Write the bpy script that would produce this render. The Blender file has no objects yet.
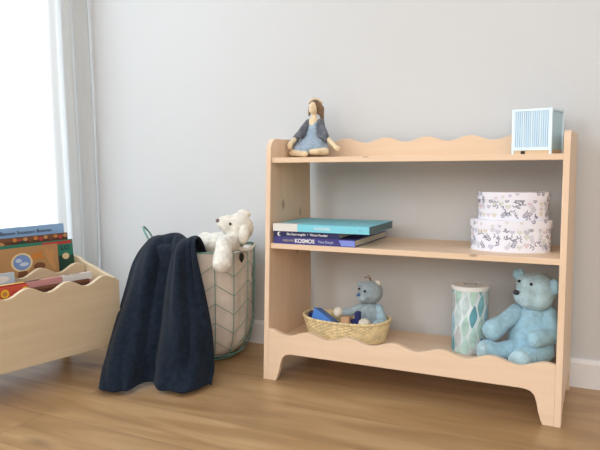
import bpy, bmesh, math, random
from mathutils import Vector, Matrix, Euler, noise
random.seed(7)
C = bpy.context.scene.collection
PI = math.pi
sc = bpy.context.scene

# ---------------------------------------------------------------- camera
cd = bpy.data.cameras.new('camera'); cam = bpy.data.objects.new('camera', cd); C.objects.link(cam)
R_ = Vector((0.89313644, 0.44967279, -0.01008334)); U_ = Vector((-0.03526974, 0.09236633, 0.99510025)); F_ = Vector((-0.44840087, 0.88840466, -0.09835558))
M = Matrix((R_, U_, -F_)).transposed().to_4x4(); M.translation = Vector((0.8993, -1.8535, 0.6225))
cam.matrix_world = M
cd.sensor_width = 36; cd.lens = 629.95/600*36; cd.clip_start = 0.02
sc.camera = cam

# ---------------------------------------------------------------- light
sc.view_settings.view_transform = 'Standard'; sc.view_settings.look = 'None'
sc.view_settings.gamma = 1; sc.view_settings.use_curve_mapping = False
sc.view_settings.exposure = 0.42
w = bpy.data.worlds.new('World'); sc.world = w; w.use_nodes = True
bg = w.node_tree.nodes['Background']; bg.inputs[1].default_value = 0.62
# soft ambience of the room: pale ceiling above, dimmer and warmer furniture level below
wtc = w.node_tree.nodes.new('ShaderNodeTexCoord'); wsp = w.node_tree.nodes.new('ShaderNodeSeparateXYZ'); wcr = w.node_tree.nodes.new('ShaderNodeValToRGB')
w.node_tree.links.new(wtc.outputs['Generated'], wsp.inputs[0]); w.node_tree.links.new(wsp.outputs[2], wcr.inputs[0]); w.node_tree.links.new(wcr.outputs[0], bg.inputs[0])
we = wcr.color_ramp.elements; we[0].position = .0; we[0].color = (.56, .43, .30, 1); we[1].position = .45; we[1].color = (.93, .96, 1.0, 1)
def area(name, loc, target, sx, sy, power, col, spread=180):
    l = bpy.data.lights.new(name, 'AREA'); l.shape = 'RECTANGLE'; l.size = sx; l.size_y = sy; l.energy = power; l.color = col
    l.spread = math.radians(spread)
    o = bpy.data.objects.new(name, l); C.objects.link(o); o.location = loc
    o.rotation_euler = (Vector(target)-Vector(loc)).to_track_quat('-Z', 'Y').to_euler(); return o
area('window_daylight', (-1.30, -1.05, 1.30), (0, -1.05, 1.10), 1.9, 2.3, 62, (0.87, 0.94, 1.0))
area('side_fill', (-1.7, -4.3, 1.9), (0.4, 0, 0.6), 1.8, 1.8, 88, (0.86, 0.94, 1.0))  # added cool fill from front left, evens out the back wall; no window there
area('room_fill', (1.3, -3.9, 1.8), (0.3, 0, 0.4), 2.2, 1.6, 38, (1.0, 0.88, 0.76))  # added warm fill lamp that brightens the front faces, not a known source

# ---------------------------------------------------------------- helpers
def lin(c):
    return tuple(((x/255)/12.92 if x/255 <= .04045 else ((x/255+.055)/1.055)**2.4) for x in c)+(1,)
_m = {}
def mat(name, col, rough=.6, spec=.4, var=0, scale=30, bump=0, bscale=200, sheen=0, stretch=(1,1,1), var_col=None, metallic=0):
    if name in _m: return _m[name]
    m = bpy.data.materials.new(name); m.use_nodes = True; nt = m.node_tree; b = nt.nodes['Principled BSDF']
    b.inputs['Base Color'].default_value = lin(col); b.inputs['Roughness'].default_value = rough
    b.inputs['Specular IOR Level'].default_value = spec; b.inputs['Metallic'].default_value = metallic
    if sheen: b.inputs['Sheen Weight'].default_value = sheen; b.inputs['Sheen Roughness'].default_value = .5
    tc = nt.nodes.new('ShaderNodeTexCoord'); mp = nt.nodes.new('ShaderNodeMapping'); mp.inputs['Scale'].default_value = stretch
    nt.links.new(tc.outputs['Object'], mp.inputs[0])
    if var or var_col:
        n = nt.nodes.new('ShaderNodeTexNoise'); n.inputs['Scale'].default_value = scale; n.inputs['Detail'].default_value = 4
        nt.links.new(mp.outputs[0], n.inputs['Vector'])
        mx = nt.nodes.new('ShaderNodeMix'); mx.data_type = 'RGBA'
        c2 = var_col if var_col else tuple(max(0, x*(1-var)) for x in col)
        mx.inputs[6].default_value = lin(col); mx.inputs[7].default_value = lin(c2)
        r = nt.nodes.new('ShaderNodeMapRange'); r.inputs[1].default_value = .35; r.inputs[2].default_value = .68
        nt.links.new(n.outputs[0], r.inputs[0]); nt.links.new(r.outputs[0], mx.inputs[0]); nt.links.new(mx.outputs[2], b.inputs['Base Color'])
    if bump:
        n2 = nt.nodes.new('ShaderNodeTexNoise'); n2.inputs['Scale'].default_value = bscale; n2.inputs['Detail'].default_value = 3
        nt.links.new(mp.outputs[0], n2.inputs['Vector'])
        bp = nt.nodes.new('ShaderNodeBump'); bp.inputs['Strength'].default_value = bump; bp.inputs['Distance'].default_value = .003
        nt.links.new(n2.outputs[0], bp.inputs['Height']); nt.links.new(bp.outputs[0], b.inputs['Normal'])
    _m[name] = m; return m

def wood(name, col, col2, direction, knots=()):
    """pale birch plywood; grain runs along direction; small knots at given object-space points"""
    st = [26, 26, 26]; st['xyz'.index(direction)] = 1.6
    m = mat(name, col, rough=.48, spec=.35, scale=1.6, stretch=st, var_col=col2)
    nt = m.node_tree; b = nt.nodes['Principled BSDF']
    src = b.inputs['Base Color'].links[0].from_socket
    tc = nt.nodes.new('ShaderNodeTexCoord')
    for kp, kr in knots:
        mp = nt.nodes.new('ShaderNodeMapping'); mp.vector_type = 'POINT'
        s = [1/kr[i] for i in range(3)]
        mp.inputs['Scale'].default_value = s; mp.inputs['Location'].default_value = [-kp[i]*s[i] for i in range(3)]
        nt.links.new(tc.outputs['Object'], mp.inputs[0])
        g = nt.nodes.new('ShaderNodeTexGradient'); g.gradient_type = 'SPHERICAL'; nt.links.new(mp.outputs[0], g.inputs[0])
        r = nt.nodes.new('ShaderNodeMapRange'); r.inputs[1].default_value = 0; r.inputs[2].default_value = .6; r.inputs[4].default_value = .5
        nt.links.new(g.outputs['Fac'], r.inputs[0])
        mx = nt.nodes.new('ShaderNodeMix'); mx.data_type = 'RGBA'; mx.inputs[7].default_value = lin((105, 70, 45))
        nt.links.new(r.outputs[0], mx.inputs[0]); nt.links.new(src, mx.inputs[6]); src = mx.outputs[2]
    nt.links.new(src, b.inputs['Base Color'])
    return m

def obj(name, bm, m, parent=None, smooth=False, bevel=0, sub=0, mats=None):
    me = bpy.data.meshes.new(name); bmesh.ops.recalc_face_normals(bm, faces=bm.faces[:]) if not mats else None
    bm.to_mesh(me); bm.free()
    for x in (mats or [m]): me.materials.append(x)
    o = bpy.data.objects.new(name, me); C.objects.link(o)
    if parent: o.parent = parent
    if smooth:
        for p in me.polygons: p.use_smooth = True
    if bevel:
        b = o.modifiers.new('bevel', 'BEVEL'); b.width = bevel; b.segments = 2; b.limit_method = 'ANGLE'; b.angle_limit = math.radians(40)
    if sub:
        s = o.modifiers.new('sub', 'SUBSURF'); s.levels = sub; s.render_levels = sub
    return o
def thing(name, label, cat, loc=(0,0,0), rotz=0, group=None):
    o = bpy.data.objects.new(name, None); C.objects.link(o); o.location = loc; o.rotation_euler = (0, 0, rotz)
    o['label'] = label; o['category'] = cat
    if group: o['group'] = group
    return o
def tag(o, label, cat, group=None):
    o['label'] = label; o['category'] = cat
    if group: o['group'] = group
    return o
def struct(o): o['kind'] = 'structure'; return o
def box(bm, x0, x1, y0, y1, z0, z1, mi=0, M=None):
    vs = [bm.verts.new((x, y, z)) for x in (x0, x1) for y in (y0, y1) for z in (z0, z1)]
    if M:
        for v in vs: v.co = M @ v.co
    for f in ((0,1,3,2),(4,6,7,5),(0,4,5,1),(2,3,7,6),(0,2,6,4),(1,5,7,3)):
        fc = bm.faces.new([vs[i] for i in f]); fc.material_index = mi
    return vs
def B(*a, **k):
    bm = bmesh.new(); box(bm, *a, **k); return bm
def prism(pts, f0, f1):
    """closed 2D outline -> solid between maps f0 and f1"""
    bm = bmesh.new(); a = [bm.verts.new(f0(*p)) for p in pts]; b = [bm.verts.new(f1(*p)) for p in pts]
    bm.faces.new(a); bm.faces.new(b[::-1]); n = len(pts)
    for i in range(n): bm.faces.new((a[i], a[(i+1)%n], b[(i+1)%n], b[i]))
    return bm
def tube(bm, pts, r, seg=8, closed=False, mi=0):
    pts = [Vector(p) for p in pts]; n = len(pts); rings = []
    up = Vector((0,0,1))
    rs = r if isinstance(r, (list, tuple)) else [r]*n
    for i, p in enumerate(pts):
        if closed: d = pts[(i+1)%n]-pts[i-1]
        else: d = pts[min(i+1, n-1)]-pts[max(i-1, 0)]
        d.normalize()
        u = up - d*up.dot(d)
        if u.length < .05: u = Vector((1,0,0)) - d*d.x
        u.normalize(); v = d.cross(u); up = u if not closed else up
        rings.append([bm.verts.new(p+(u*math.cos(2*PI*k/seg)+v*math.sin(2*PI*k/seg))*rs[i]) for k in range(seg)])
    for i in range(n if closed else n-1):
        a, b = rings[i], rings[(i+1)%n]
        for k in range(seg): bm.faces.new((a[k], a[(k+1)%seg], b[(k+1)%seg], b[k])).material_index = mi
    if not closed:
        bm.faces.new(rings[0][::-1]).material_index = mi; bm.faces.new(rings[-1]).material_index = mi
def lathe(bm, prof, cx=0, cy=0, seg=48, mi=0, cap=True):
    rings = [[bm.verts.new((cx+r*math.cos(2*PI*k/seg), cy+r*math.sin(2*PI*k/seg), z)) for k in range(seg)] for r, z in prof]
    for a, b in zip(rings, rings[1:]):
        for k in range(seg): bm.faces.new((a[k], a[(k+1)%seg], b[(k+1)%seg], b[k])).material_index = mi
    if cap:
        bm.faces.new(rings[0][::-1]).material_index = mi; bm.faces.new(rings[-1]).material_index = mi
def ell(bm, c, r, rot=(0,0,0), seg=20):
    if not hasattr(r, '__len__'): r = (r, r, r)
    Mx = Matrix.Translation(c) @ Euler(rot).to_matrix().to_4x4() @ Matrix.Diagonal((*r, 1))
    bmesh.ops.create_uvsphere(bm, u_segments=seg, v_segments=seg//2+2, radius=1, matrix=Mx)
def cone(bm, p0, r0, p1, r1, n=7):
    """tapered capsule"""
    p0, p1 = Vector(p0), Vector(p1)
    for i in range(n+1):
        t = i/n; ell(bm, p0.lerp(p1, t), r0+(r1-r0)*t, seg=14)
def blob(name, fn, m, parent, voxel=.004, smooth=4, fuzz=0):
    """several overlapping lumps fused into ONE continuous surface"""
    bm = bmesh.new(); fn(bm)
    me = bpy.data.meshes.new(name); bm.to_mesh(me); bm.free()
    t = bpy.data.objects.new('tmp', me); C.objects.link(t)
    r = t.modifiers.new('r', 'REMESH'); r.mode = 'VOXEL'; r.voxel_size = voxel; r.use_smooth_shade = True
    s = t.modifiers.new('s', 'SMOOTH'); s.factor = .5; s.iterations = smooth
    dg = bpy.context.evaluated_depsgraph_get(); dg.update()
    me2 = bpy.data.meshes.new_from_object(t.evaluated_get(dg)); bpy.data.objects.remove(t)
    me2.name = name
    if fuzz:
        for v in me2.vertices:
            v.co += v.normal*fuzz*(noise.noise(v.co*160)+.6*noise.noise(v.co*60))
    me2.materials.clear(); me2.materials.append(m)
    for p in me2.polygons: p.use_smooth = True
    o = bpy.data.objects.new(name, me2); C.objects.link(o); o.parent = parent; return o
def ball(name, c, r, m, parent, rot=(0,0,0), seg=20):
    bm = bmesh.new(); ell(bm, c, r, rot, seg); return obj(name, bm, m, parent, smooth=True)
def text(name, s, size, Mx, m, parent, ext=.0002, sx=1, bold=0):
    cu = bpy.data.curves.new(name, 'FONT'); cu.body = s; cu.size = size; cu.extrude = ext; cu.align_x = 'LEFT'; cu.align_y = 'CENTER'; cu.offset = bold
    t = bpy.data.objects.new('tmp', cu); C.objects.link(t); dg = bpy.context.evaluated_depsgraph_get(); dg.update()
    me = bpy.data.meshes.new_from_object(t.evaluated_get(dg)); bpy.data.objects.remove(t)
    me.transform(Mx @ Matrix.Diagonal((sx,1,1,1))); me.name = name; me.materials.clear(); me.materials.append(m)
    o = bpy.data.objects.new(name, me); C.objects.link(o); o.parent = parent; return o
def frame_front(x, y, z):   # text facing -y, reading along +x
    return Matrix.Translation((x, y, z)) @ Matrix.Rotation(PI/2, 4, 'X')
def catmull(P, t):
    n = len(P)-1; x = t*n; i = min(int(x), n-1); f = x-i
    p0, p1, p2, p3 = P[max(i-1,0)], P[i], P[i+1], P[min(i+2,n)]
    return .5*((2*p1)+(p2-p0)*f+(2*p0-5*p1+4*p2-p3)*f*f+(3*p1-p0-3*p2+p3)*f**3)

# ---------------------------------------------------------------- room
# oak floor: planks run along x
def floor_mat():
    m = bpy.data.materials.new('oak_floor'); m.use_nodes = True; nt = m.node_tree; b = nt.nodes['Principled BSDF']; L = nt.links
    def N(t, **k):
        n = nt.nodes.new(t)
        for a, v in k.items(): setattr(n, a, v)
        return n
    tc = N('ShaderNodeTexCoord')
    mp = N('ShaderNodeMapping'); mp.inputs['Location'].default_value = (.37, .465, 0); L.new(tc.outputs['Object'], mp.inputs[0])
    br = N('ShaderNodeTexBrick'); br.inputs['Scale'].default_value = 1; br.inputs['Brick Width'].default_value = 2.7; br.inputs['Row Height'].default_value = .1575
    br.inputs['Mortar Size'].default_value = .0008; br.inputs['Mortar Smooth'].default_value = .3; br.offset = .37
    br.inputs['Color1'].default_value = (0,0,0,1); br.inputs['Color2'].default_value = (1,1,1,1); br.inputs['Mortar'].default_value = (.5,.5,.5,1)
    L.new(mp.outputs[0], br.inputs['Vector'])
    st = N('ShaderNodeMapping'); st.inputs['Scale'].default_value = (1.3, 9, 9); L.new(tc.outputs['Object'], st.inputs[0])
    ad = N('ShaderNodeVectorMath', operation='ADD'); L.new(st.outputs[0], ad.inputs[0])
    sc_ = N('ShaderNodeVectorMath', operation='SCALE'); sc_.inputs['Scale'].default_value = 7; L.new(br.outputs['Color'], sc_.inputs[0]); L.new(sc_.outputs[0], ad.inputs[1])
    n1 = N('ShaderNodeTexNoise'); n1.inputs['Scale'].default_value = 1.6; n1.inputs['Detail'].default_value = 6; n1.inputs['Distortion'].default_value = .7; L.new(ad.outputs[0], n1.inputs['Vector'])
    cr = N('ShaderNodeValToRGB'); L.new(n1.outputs[0], cr.inputs[0])
    e = cr.color_ramp.elements; e[0].position = .25; e[0].color = lin((148, 113, 75)); e[1].position = .72; e[1].color = lin((190, 156, 114))
    k = cr.color_ramp.elements.new(.42); k.color = lin((164, 128, 88)); k = cr.color_ramp.elements.new(.55); k.color = lin((178, 142, 100))
    # plank to plank tone
    hs = N('ShaderNodeHueSaturation'); L.new(cr.outputs[0], hs.inputs['Color'])
    mr = N('ShaderNodeMapRange'); mr.inputs[3].default_value = .94; mr.inputs[4].default_value = 1.05; L.new(br.outputs['Color'], mr.inputs[0]); L.new(mr.outputs[0], hs.inputs['Value'])
    # knots / cracks
    vm = N('ShaderNodeMapping'); vm.inputs['Scale'].default_value = (2.1, 6.5, 1); L.new(tc.outputs['Object'], vm.inputs[0])
    n3 = N('ShaderNodeTexNoise'); n3.inputs['Scale'].default_value = 6; L.new(tc.outputs['Object'], n3.inputs['Vector'])
    mxv = N('ShaderNodeMix', data_type='VECTOR'); mxv.inputs[0].default_value = .12; L.new(vm.outputs[0], mxv.inputs[4]); L.new(n3.outputs[1], mxv.inputs[5])
    vo = N('ShaderNodeTexVoronoi'); vo.inputs['Scale'].default_value = 1; L.new(mxv.outputs[1], vo.inputs['Vector'])
    kr = N('ShaderNodeMapRange'); kr.inputs[1].default_value = .02; kr.inputs[2].default_value = .13; kr.inputs[3].default_value = .55; kr.inputs[4].default_value = 0; L.new(vo.outputs['Distance'], kr.inputs[0])
    m1 = N('ShaderNodeMix', data_type='RGBA'); m1.inputs[7].default_value = lin((96, 66, 42)); L.new(kr.outputs[0], m1.inputs[0]); L.new(hs.outputs[0], m1.inputs[6])
    m2 = N('ShaderNodeMix', data_type='RGBA'); m2.inputs[7].default_value = lin((122, 92, 65)); L.new(br.outputs['Fac'], m2.inputs[0]); L.new(m1.outputs[2], m2.inputs[6])
    L.new(m2.outputs[2], b.inputs['Base Color'])
    b.inputs['Roughness'].default_value = .36; b.inputs['Specular IOR Level'].default_value = .6
    bp = N('ShaderNodeBump'); bp.inputs['Strength'].default_value = .25; bp.inputs['Distance'].default_value = .001; bp.invert = True
    L.new(br.outputs['Fac'], bp.inputs['Height']); L.new(bp.outputs[0], b.inputs['Normal'])
    return m
wall_m = mat('wall_paint', (207, 209, 211), rough=.85, spec=.2, bump=.05, bscale=120)
trim_m = mat('trim_paint', (232, 233, 236), rough=.45, spec=.4, bump=.02, bscale=60)
XL = -.99
struct(obj('floor', B(XL-.15, 3.2, -3.4, .12, -.1, 0), floor_mat()))
struct(obj('wall_back', B(XL-.15, 3.2, 0, .12, 0, 2.6), wall_m))
# left wall with the window opening
bm = bmesh.new()
WY0, WY1, WZ0, WZ1 = -2.1, -.165, .06, 2.3
box(bm, XL-.15, XL, WY1, 0, 0, 2.6); box(bm, XL-.15, XL, -3.4, WY0, 0, 2.6)
box(bm, XL-.15, XL, WY0, WY1, 0, WZ0); box(bm, XL-.15, XL, WY0, WY1, WZ1, 2.6)
struct(obj('wall_left', bm, wall_m))
bm = bmesh.new()
fx0, fx1 = XL-.11, XL-.05
for y in (WY0, (WY0+WY1)/2-.025, WY1-.05): box(bm, fx0, fx1, y, y+.05, WZ0, WZ1)
for z in (WZ0, WZ1-.05): box(bm, fx0+.002, fx1-.002, WY0+.05, WY1-.05, z, z+.05)
win = struct(obj('window_1', bm, trim_m))
gm = bpy.data.materials.new('window_glass'); gm.use_nodes = True; nt = gm.node_tree; nt.nodes.clear()
o_ = nt.nodes.new('ShaderNodeOutputMaterial'); t_ = nt.nodes.new('ShaderNodeBsdfTransparent'); g_ = nt.nodes.new('ShaderNodeBsdfGlossy'); x_ = nt.nodes.new('ShaderNodeMixShader')
g_.inputs['Roughness'].default_value = .02; x_.inputs[0].default_value = .05
nt.links.new(t_.outputs[0], x_.inputs[1]); nt.links.new(g_.outputs[0], x_.inputs[2]); nt.links.new(x_.outputs[0], o_.inputs[0])
ym = (WY0+WY1)/2
bm = bmesh.new(); box(bm, XL-.083, XL-.077, WY0+.05, ym-.025, WZ0+.05, WZ1-.05); box(bm, XL-.083, XL-.077, ym+.025, WY1-.05, WZ0+.05, WZ1-.05)
obj('window_pane', bm, gm, win)
# baseboards with a bevelled top
bb = lambda a, b: [(0,0),(.0118,0),(.0118,.068),(.009,.074),(.007,.079),(0,.079)]
struct(obj('baseboard_back', prism(bb(0,0), lambda d, z: (XL, -d, z), lambda d, z: (3.2, -d, z)), trim_m))
struct(obj('baseboard_left', prism(bb(0,0), lambda d, z: (XL+d, -3.4, z), lambda d, z: (XL+d, -.012, z)), trim_m))

# sheer curtain in front of the window
cm = bpy.data.materials.new('sheer_curtain'); cm.use_nodes = True; nt = cm.node_tree; nt.nodes.clear()
o_ = nt.nodes.new('ShaderNodeOutputMaterial'); tl = nt.nodes.new('ShaderNodeBsdfTranslucent'); df = nt.nodes.new('ShaderNodeBsdfDiffuse'); tr = nt.nodes.new('ShaderNodeBsdfTransparent')
a1 = nt.nodes.new('ShaderNodeMixShader'); a2 = nt.nodes.new('ShaderNodeMixShader')
tl.inputs[0].default_value = (.70, .75, .78, 1); df.inputs[0].default_value = (.92, .92, .90, 1)
wv = nt.nodes.new('ShaderNodeTexNoise'); wv.inputs['Scale'].default_value = 400
tc = nt.nodes.new('ShaderNodeTexCoord'); nt.links.new(tc.outputs['Object'], wv.inputs['Vector'])
mr = nt.nodes.new('ShaderNodeMapRange'); mr.inputs[3].default_value = .0; mr.inputs[4].default_value = .10; nt.links.new(wv.outputs[0], mr.inputs[0])
a1.inputs[0].default_value = .5; nt.links.new(tl.outputs[0], a1.inputs[1]); nt.links.new(df.outputs[0], a1.inputs[2])
nt.links.new(mr.outputs[0], a2.inputs[0]); nt.links.new(a1.outputs[0], a2.inputs[1]); nt.links.new(tr.outputs[0], a2.inputs[2]); nt.links.new(a2.outputs[0], o_.inputs[0])
bm = bmesh.new(); rows = []
for j in range(25):
    z = .012+2.42*j/24; row = []
    for i in range(421):
        s = i/420; y = -.012-2.15*s
        a = .009*math.sin(2*PI*s*31+1.2*math.sin(9*s))+.008*math.sin(2*PI*s*13+1)+.004*math.sin(2*PI*s*57+z)
        x = XL+.052+a*(1-.12*z)+.006*math.sin(z*2+s*20)
        row.append(bm.verts.new((x, y+.004*math.sin(z*3+s*30), z)))
    rows.append(row)
for a, b in zip(rows, rows[1:]):
    for i in range(420): bm.faces.new((a[i], a[i+1], b[i+1], b[i]))
cur = obj('sheer_curtain', bm, cm, smooth=True)
tag(cur, 'white sheer floor-length curtain hanging over the bright window at left', 'curtain')

# ---------------------------------------------------------------- the bookshelf
birch = (234, 207, 180); birch2 = (227, 198, 168)
W, H, T, G = .80, .692, .0149, .0243
DB, DT = .2936, .256; Z0, Z1, Z2, TS = .107, .6376, .3934, .0146
K = (DB-DT)/H
yf = lambda z: -G-DB+K*z
wx = wood('birch_along', birch, birch2, 'x', knots=[((.587, yf(Z2)+.0069, Z2-.002), (.014, .01, .006)), ((.30, yf(Z1)+.0069, Z1-.001), (.012, .006, .003))])
wy = wood('birch_upright', birch, birch2, 'z', knots=[((T, -.21, .50), (.01, .012, .02)), ((T, -.10, .47), (.01, .007, .02)), ((T,-.07,.675),(.01,.012,.01)), ((T,-.12,.35),(.01,.008,.012))])
shelf = thing('bookshelf', 'low pale birch open bookshelf with wavy edges standing against the wall', 'bookshelf')
def side_pts():
    p = [(-G, 0), (-G, H-.03)]
    for a in range(0, 91, 15): p.append((-G-.012+.012*math.cos(math.radians(a)), H-.012+.012*math.sin(math.radians(a))))
    r = .035; fy = yf(H)
    for a in range(90, 181, 10): p.append((fy+r+r*math.cos(math.radians(a)), H-r+r*math.sin(math.radians(a))))
    p += [(yf(0), 0), (yf(0)+.034, 0), (yf(0)+.042, .018), (yf(0)+.06, .03), (yf(0)+.12, .042), (-G-.07, .056), (-G-.05, .058), (-G-.034, .05), (-G-.026, .03), (-G-.022, 0)]
    return p
for x in (0, W-T):
    obj('side_panel', prism(side_pts(), lambda y, z: (x, y, z), lambda y, z: (x+T, y, z)), wy, shelf, bevel=.0012)
for z in (Z0, Z2, Z1):
    y0 = yf(z)+.0069 if z > .2 else yf(z)+.015
    obj('shelf_board', B(T, W-T, y0, -G-.001 if z != Z1 else -G-.001, z-TS, z), wx, shelf, bevel=.001)
# wavy rail at the back of the top
def wave(x, mid, amp, ph=.014, per=.125): return mid+amp*math.cos(2*PI*(x-ph)/per)
pts = [(T, Z1), (T, .690)]
n = 96
for i in range(1, n):
    x = T+(W-2*T)*i/n
    e = max(0, 1-(x-T)/.045); pts.append((x, wave(x, .688, .0072, .022, .1255)*(1-e)+.694*e))
pts += [(W-T, .69), (W-T, Z1)]
obj('back_rail', prism(pts, lambda x, z: (x, -G-.001, z), lambda x, z: (x, -G-.0155, z)), wx, shelf, bevel=.001)
# wavy front apron with feet, following the slanted front
top = [(T+(W-2*T)*i/n, wave(T+(W-2*T)*i/n, .1412, .0072)) for i in range(n+1)]
und = [(.0406, 0), (.0455, .012), (.0513, .032), (.0555, .053), (.0605, .068), (.070, .077), (.082, .0805), (.096, .081)]
und = und+[(W-x, z) for x, z in und[::-1]]
pts = [(T, 0)]+und+[(W-T, 0)]+top[::-1]
obj('front_apron', prism(pts, lambda x, z: (x, yf(z)+.0006, z), lambda x, z: (x, yf(z)+.0155, z)), wx, shelf, bevel=.001)

# ---------------------------------------------------------------- book crate at left
ax = math.radians(78)
crate_w = wood('crate_birch', (217, 198, 168), (209, 189, 157), 'x'); crate_w2 = wood('crate_birch_cross', (217, 198, 168), (209, 189, 157), 'y')
crate = thing('book_crate', 'pale plywood book bin on feet with scalloped edges, filled with picture books', 'book bin', (-.443, -.417, 0), ax)
LC = .62; DC = .30
def cpanel(name, b, zm, amp, ph, th=.014, foot=True, zb=.08):
    # a = distance from the right-hand end; local x = -a
    tp = [(a/120*LC, wave(a/120*LC, zm, amp, ph, .118)) for a in range(121)]
    if foot: un = [(0, 0), (.026, 0), (.030, .03), (.036, .06), (.048, .076), (.06, zb), (LC-.06, zb), (LC-.048, .076), (LC-.036, .06), (LC-.03, .03), (LC-.026, 0), (LC, 0)]
    else: un = [(.0, zb), (LC, zb)]
    if name == 'divider': tp = [p for p in tp if .016 < p[0] < LC-.016]; un = [(.0145, zb+.012), (LC-.0145, zb+.012)]
    return obj(name, prism(un+tp[::-1], lambda a, z: (-a, b, z), lambda a, z: (-a, b+th, z)), crate_w, crate, bevel=.001)
cpanel('front_panel', 0, .284, .0105, .050)
cpanel('divider', .150, .307, .011, .046)
cpanel('back_panel', DC-.014, .325, .010, .05)
for x0 in (-.0145, -LC+.0005):
    pp = [(.0145, .08), (.0145, .281), (.072, .293), (.12, .306), (.165, .315), (.20, .329), (.24, .333), (DC-.0145, .333), (DC-.0145, .08)]
    obj('side_panel', prism(pp, lambda y, z: (x0, y, z), lambda y, z: (x0+.014, y, z)), crate_w2, crate, bevel=.001)
obj('bottom_board', B(-LC+.015, -.015, .0145, DC-.0145, .082, .091), crate_w, crate)

paper = mat('paper', (232, 224, 205), rough=.8, var=.08, scale=4, stretch=(1, 1, 300))
white_m = mat('print_white', (240, 240, 238), rough=.5, bump=.01); black_m = mat('print_black', (25, 25, 28), rough=.5, bump=.01)
def disc(cx, cz, rx, rz, n=24): return [(cx+rx*math.cos(2*PI*i/n), cz+rz*math.sin(2*PI*i/n)) for i in range(n)]
def crate_book(label, a0, a1, b, h, th, lean, cover, motifs=(), writing=(), spine=None, spine_up=False, spine_blocks=()):
    """a picture book standing in the crate; front cover faces local -y"""
    e = thing('picture_book', label, 'book', (0,0,0), 0, 'picture books in the book bin')
    Mx = Matrix.Translation((-.443, -.417, 0)) @ Matrix.Rotation(ax, 4, 'Z') @ Matrix.Translation((-a1, b, .0915)) @ Matrix.Rotation(-lean, 4, 'X')
    e.matrix_world = Mx
    wd = a1-a0
    bm = bmesh.new(); mats = [cover, spine or cover]
    box(bm, 0, wd, 0, .0022, 0, h); box(bm, 0, wd, th-.0022, th, 0, h)
    if spine_up: box(bm, 0, wd, .0022, th-.0022, h-.002, h, 1)
    else: box(bm, wd-.002, wd, .0022, th-.0022, 0, h, 1)
    def flat(pts, m, y):
        if m not in mats: mats.append(m)
        if y is None: f = bm.faces.new([bm.verts.new((x*wd, z, h+.0003)) for x, z in pts])
        else: f = bm.faces.new([bm.verts.new((x*wd, -y, h-z)) for x, z in pts])
        f.material_index = mats.index(m)
    for i, (pts, m) in enumerate(motifs): flat(pts, m, .0003+.00008*i)
    for x0, x1, m in spine_blocks: flat([(x0, .0005), (x1, .0005), (x1, th-.0005), (x0, th-.0005)], m, None)
    obj('cover', bm, None, e, mats=mats)
    obj('pages', B(.003 if not spine_up else .003, wd-.003, .0024, th-.0024, .003, h-.003), paper, e)
    for s, fx, dz, size, m, top_ in writing:
        if top_: text('lettering', s, size, Matrix.Translation((fx*wd, th/2, h+.0006)), m, e)
        else: text('lettering', s, size, frame_front(fx*wd, -.0012, h-dz), m, e, sx=1.15)
    return e
cb = lambda n, c: mat(n, c, rough=.42, spec=.4, bump=.01)
blue_c = cb('cover_blue', (140, 178, 220)); brown_c = cb('cover_brown', (92, 56, 44)); green_c = cb('cover_green', (52, 128, 106)); tan_c = cb('cover_tan', (180, 138, 92))
orange = cb('ink_orange', (200, 128, 62)); red = cb('ink_red', (186, 66, 62)); dk = cb('ink_dark', (44, 44, 66)); sky = cb('ink_sky', (120, 150, 200)); cream = cb('ink_cream', (228, 206, 160)); yel = cb('ink_yellow', (235, 190, 60)); dkg = cb('ink_deep_green', (40, 74, 60)); pink = cb('ink_pink', (206, 140, 138)); ltan = cb('ink_fawn', (196, 146, 92)); bro = cb('ink_brown', (120, 78, 52)); skyl = cb('ink_light_sky', (190, 205, 226))
rc = lambda x0, x1, z0, z1: [(x0, z0), (x1, z0), (x1, z1), (x0, z1)]
crate_book('tall picture book with plain light blue cover, rearmost in the plywood bin', .018, .345, .232, .345, .010, .10, blue_c,
           motifs=[(rc(0,1,.031,.2), dk), (disc(.55,.05,.02,.012), orange), (disc(.35,.048,.03,.012), bro)],
           writing=[('Bassen Snoezen Boeren', .36, .0175, .0150, dk, False)])
bm_ = [(rc(0, 1, .001, .012), bro)]
for i in range(11): bm_.append((disc(.42+.055*i, .008+.004*(i%2), .024, .006, 10), (orange, red, ltan, bro)[i%4]))
for i in range(7): bm_.append((disc(.04+.075*i, .020+.006*(i%3), .05, .009, 12), (bro, ltan, dkg, orange)[(i*3)%4]))
crate_book('picture book with crowded brown and orange cover, right before the light blue one', .020, .32, .214, .316, .010, .09, brown_c, motifs=bm_)
crate_book('green picture book with a red strip along its upper edge and dark capitals', .0165, .29, .197, .296, .011, .08, green_c,
           motifs=[(rc(.62, .985, .003, .013), red), (rc(.7, 1, .05, .2), dkg), (disc(.90, .052, .045, .010), cream), (disc(.78, .05, .03, .012), dk)],
           writing=[('LO', .845, .026, .020, dk, False)])
crate_book('tan picture book showing a round blue bubble and fawn animals, before the scalloped divider', .083, .40, .176, .289, .013, .07, tan_c,
           motifs=[(rc(0, .38, 0, .012), ltan), (disc(.63, .044, .105, .028), cream), (disc(.63, .044, .085, .023), sky), (disc(.60, .038, .03, .006), skyl), (disc(.65, .05, .045, .006), skyl),
                   ([(.59,.07),(.67,.07),(.69,.1),(.57,.1)], bro),
                   ([(.72,.035),(.75,.018),(.79,.022),(.82,.012),(.84,.02),(.83,.03),(.86,.036),(.84,.042),(.79,.036),(.77,.044)], orange),
                   ([(.86,.014),(.885,.008),(.90,.02),(.93,.04),(.97,.075),(.94,.08),(.90,.055),(.875,.035)], ltan), (disc(.80,.062,.06,.012), bro), (disc(.93,.03,.02,.016), ltan), (disc(.2,.04,.09,.02), orange), (disc(.36,.03,.05,.018), bro)])
pinkc = cb('cover_pink', (208, 150, 146)); whitec = cb('cover_white', (226, 224, 220))
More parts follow.
